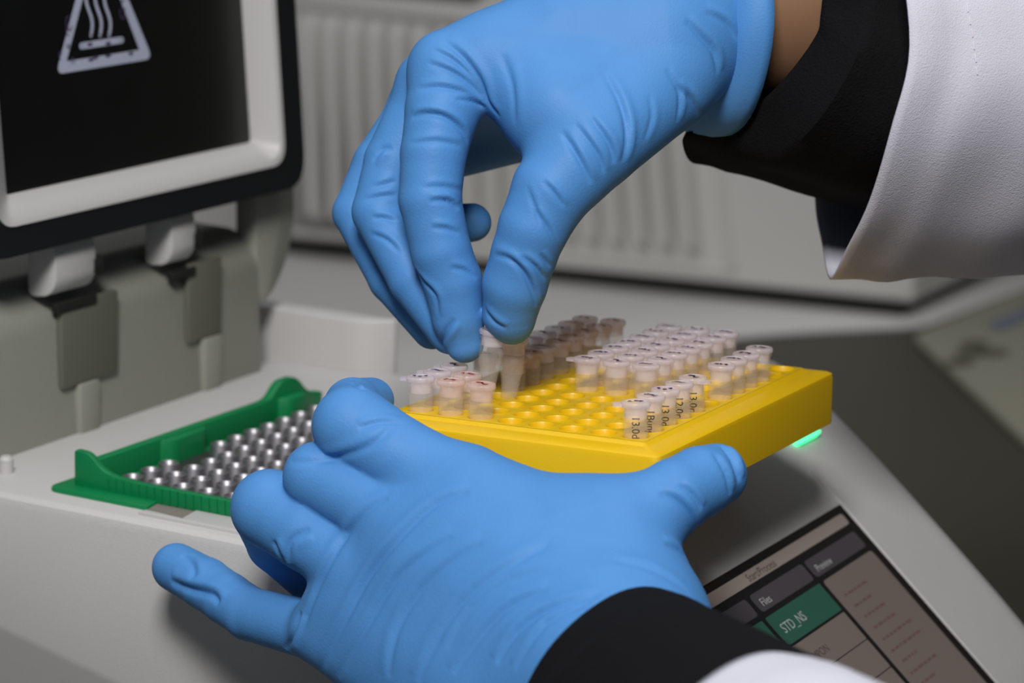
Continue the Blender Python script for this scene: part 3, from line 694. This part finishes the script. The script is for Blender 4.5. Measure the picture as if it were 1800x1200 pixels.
# bare wrist of the upper arm
wr = MB().loft([ring_pts(ccen(1230 + k * 72, 30 - k * 6, 797 + k * 4.7), ax, 25 + k * 1.2, n=32, el=.95, up=upv) for k in range(6)])
o = wr.obj('wrist', 'skin', person, angle=60); setp(o, 'bare skin of the wrist between glove and knit cuff')
sleeve('knit_sleeve', 'knit', [
    [(1456, -110, 768), (1443, 20, 762), (1432, 66, 764), (1372, 145, 772), (1300, 205, 788), (1214, 232, 800), (1200, 254, 816), (1222, 288, 838), (1290, 268, 860), (1350, 120, 870), (1420, -60, 866), (1470, -230, 820)],
    [(1530, -130, 765), (1525, 20, 755), (1500, 110, 752), (1440, 210, 758), (1370, 280, 778), (1330, 296, 800), (1310, 308, 820), (1325, 305, 845), (1360, 240, 866), (1430, 120, 876), (1490, -60, 872), (1540, -250, 820)],
    [(1640, -150, 770), (1650, 20, 758), (1630, 140, 755), (1600, 250, 762), (1570, 340, 784), (1545, 366, 806), (1530, 372, 825), (1530, 355, 850), (1550, 270, 874), (1590, 120, 885), (1620, -60, 880), (1650, -260, 830)],
    [(1900, -190, 790), (1920, 0, 775), (1910, 140, 770), (1880, 260, 778), (1850, 350, 800), (1835, 380, 820), (1820, 385, 840), (1820, 365, 865), (1840, 280, 888), (1870, 120, 900), (1890, -80, 895), (1910, -290, 850)]], 2.0, 'black knit cuff of the upper arm')
def coat_ring(dx, dy, dd): return [(x + dx, y + dy, d + dd) for x, y, d in
    [(1585, -80, 742), (1600, 90, 738), (1568, 228, 744), (1530, 355, 760), (1490, 440, 778), (1460, 492, 800), (1445, 430, 828), (1432, 340, 852), (1440, 150, 880), (1475, -60, 885), (1530, -260, 840), (1568, -240, 775)]]
sleeve('coat_sleeve', 'coat', [coat_ring(0, 0, 0), coat_ring(130, 0, 6), coat_ring(330, -4, 12), coat_ring(800, -60, 40)], 1.0, 'white cotton coat sleeve of the upper arm')
def arm_ring(px, py, d, r, n=12):
    a = camdir(.62, .45, -.64); return at(px, py, d), a, r
def tube_sleeve(name, m, specs, thick, label):
    rgs = []
    for k in range(len(specs) - 1):
        (x0, y0, d0, r0), (x1, y1, d1, r1) = specs[k], specs[k + 1]
        for q in range(8):
            t = q / 8; rgs.append(ring_pts(at(x0 + (x1 - x0) * t, y0 + (y1 - y0) * t, d0 + (d1 - d0) * t), camdir(.62, .45, -.64), r0 + (r1 - r0) * t, n=64, wob=.008, seed=k + q * .4, up=upv))
    x, y, d, r = specs[-1]; rgs.append(ring_pts(at(x, y, d), camdir(.62, .45, -.64), r, n=64, up=upv))
    mb_ = MB().loft(rgs, (False, False)); me = mesh_from(name, mb_.v, mb_.f, 60); o_ = link(name, me, m); under(o_, person)
    sol = o_.modifiers.new('thickness', 'SOLIDIFY'); sol.thickness = thick * S; sol.offset = 0
    setp(o_, label)
tube_sleeve('knit_sleeve', 'knit', [(1066, 1214, 676, 27.6), (1110, 1248, 660, 28.6), (1320, 1380, 600, 30), (1600, 1600, 520, 34)], 2.0, 'black knit cuff of the lower arm')
tube_sleeve('coat_sleeve', 'coat', [(1262, 1372, 606, 31.5), (1330, 1430, 584, 35), (1640, 1680, 500, 40)], 1.0, 'white coat cuff of the lower arm')

# line of stitches on the upper coat sleeve
cs_o = [o for o in person.children if o.name.startswith('coat_sleeve') and 'upper' in o['label']][0]
cb = BVHTree.FromPolygons([tuple(v.co / S) for v in cs_o.data.vertices], [tuple(p.vertices) for p in cs_o.data.polygons])
for x0, y0 in ((1700, 8), (1704, 30), (1708, 52), (1711, 74), (1714, 96), (1716, 118)):
    a, b_ = raycast(cb, x0, y0), raycast(cb, x0 + 2, y0 + 13)
    if a is None or b_ is None: continue
    d = (b_ - a) / np.linalg.norm(b_ - a); q = np.cross(d, (CAM - a) / np.linalg.norm(CAM - a)); up_ = np.cross(q, d)
    st = MB().loft([[tuple(p + (q * math.cos(t) * .22 + up_ * (math.sin(t) * .16 + .12))) for t in [k * math.pi / 3 for k in range(6)]] for p in (a, a + (b_ - a) * .5 + up_ * .1, b_)])
    so = st.obj('stitch', 'thread'); so.parent = cs_o; so.matrix_parent_inverse = Matrix.Identity(4)
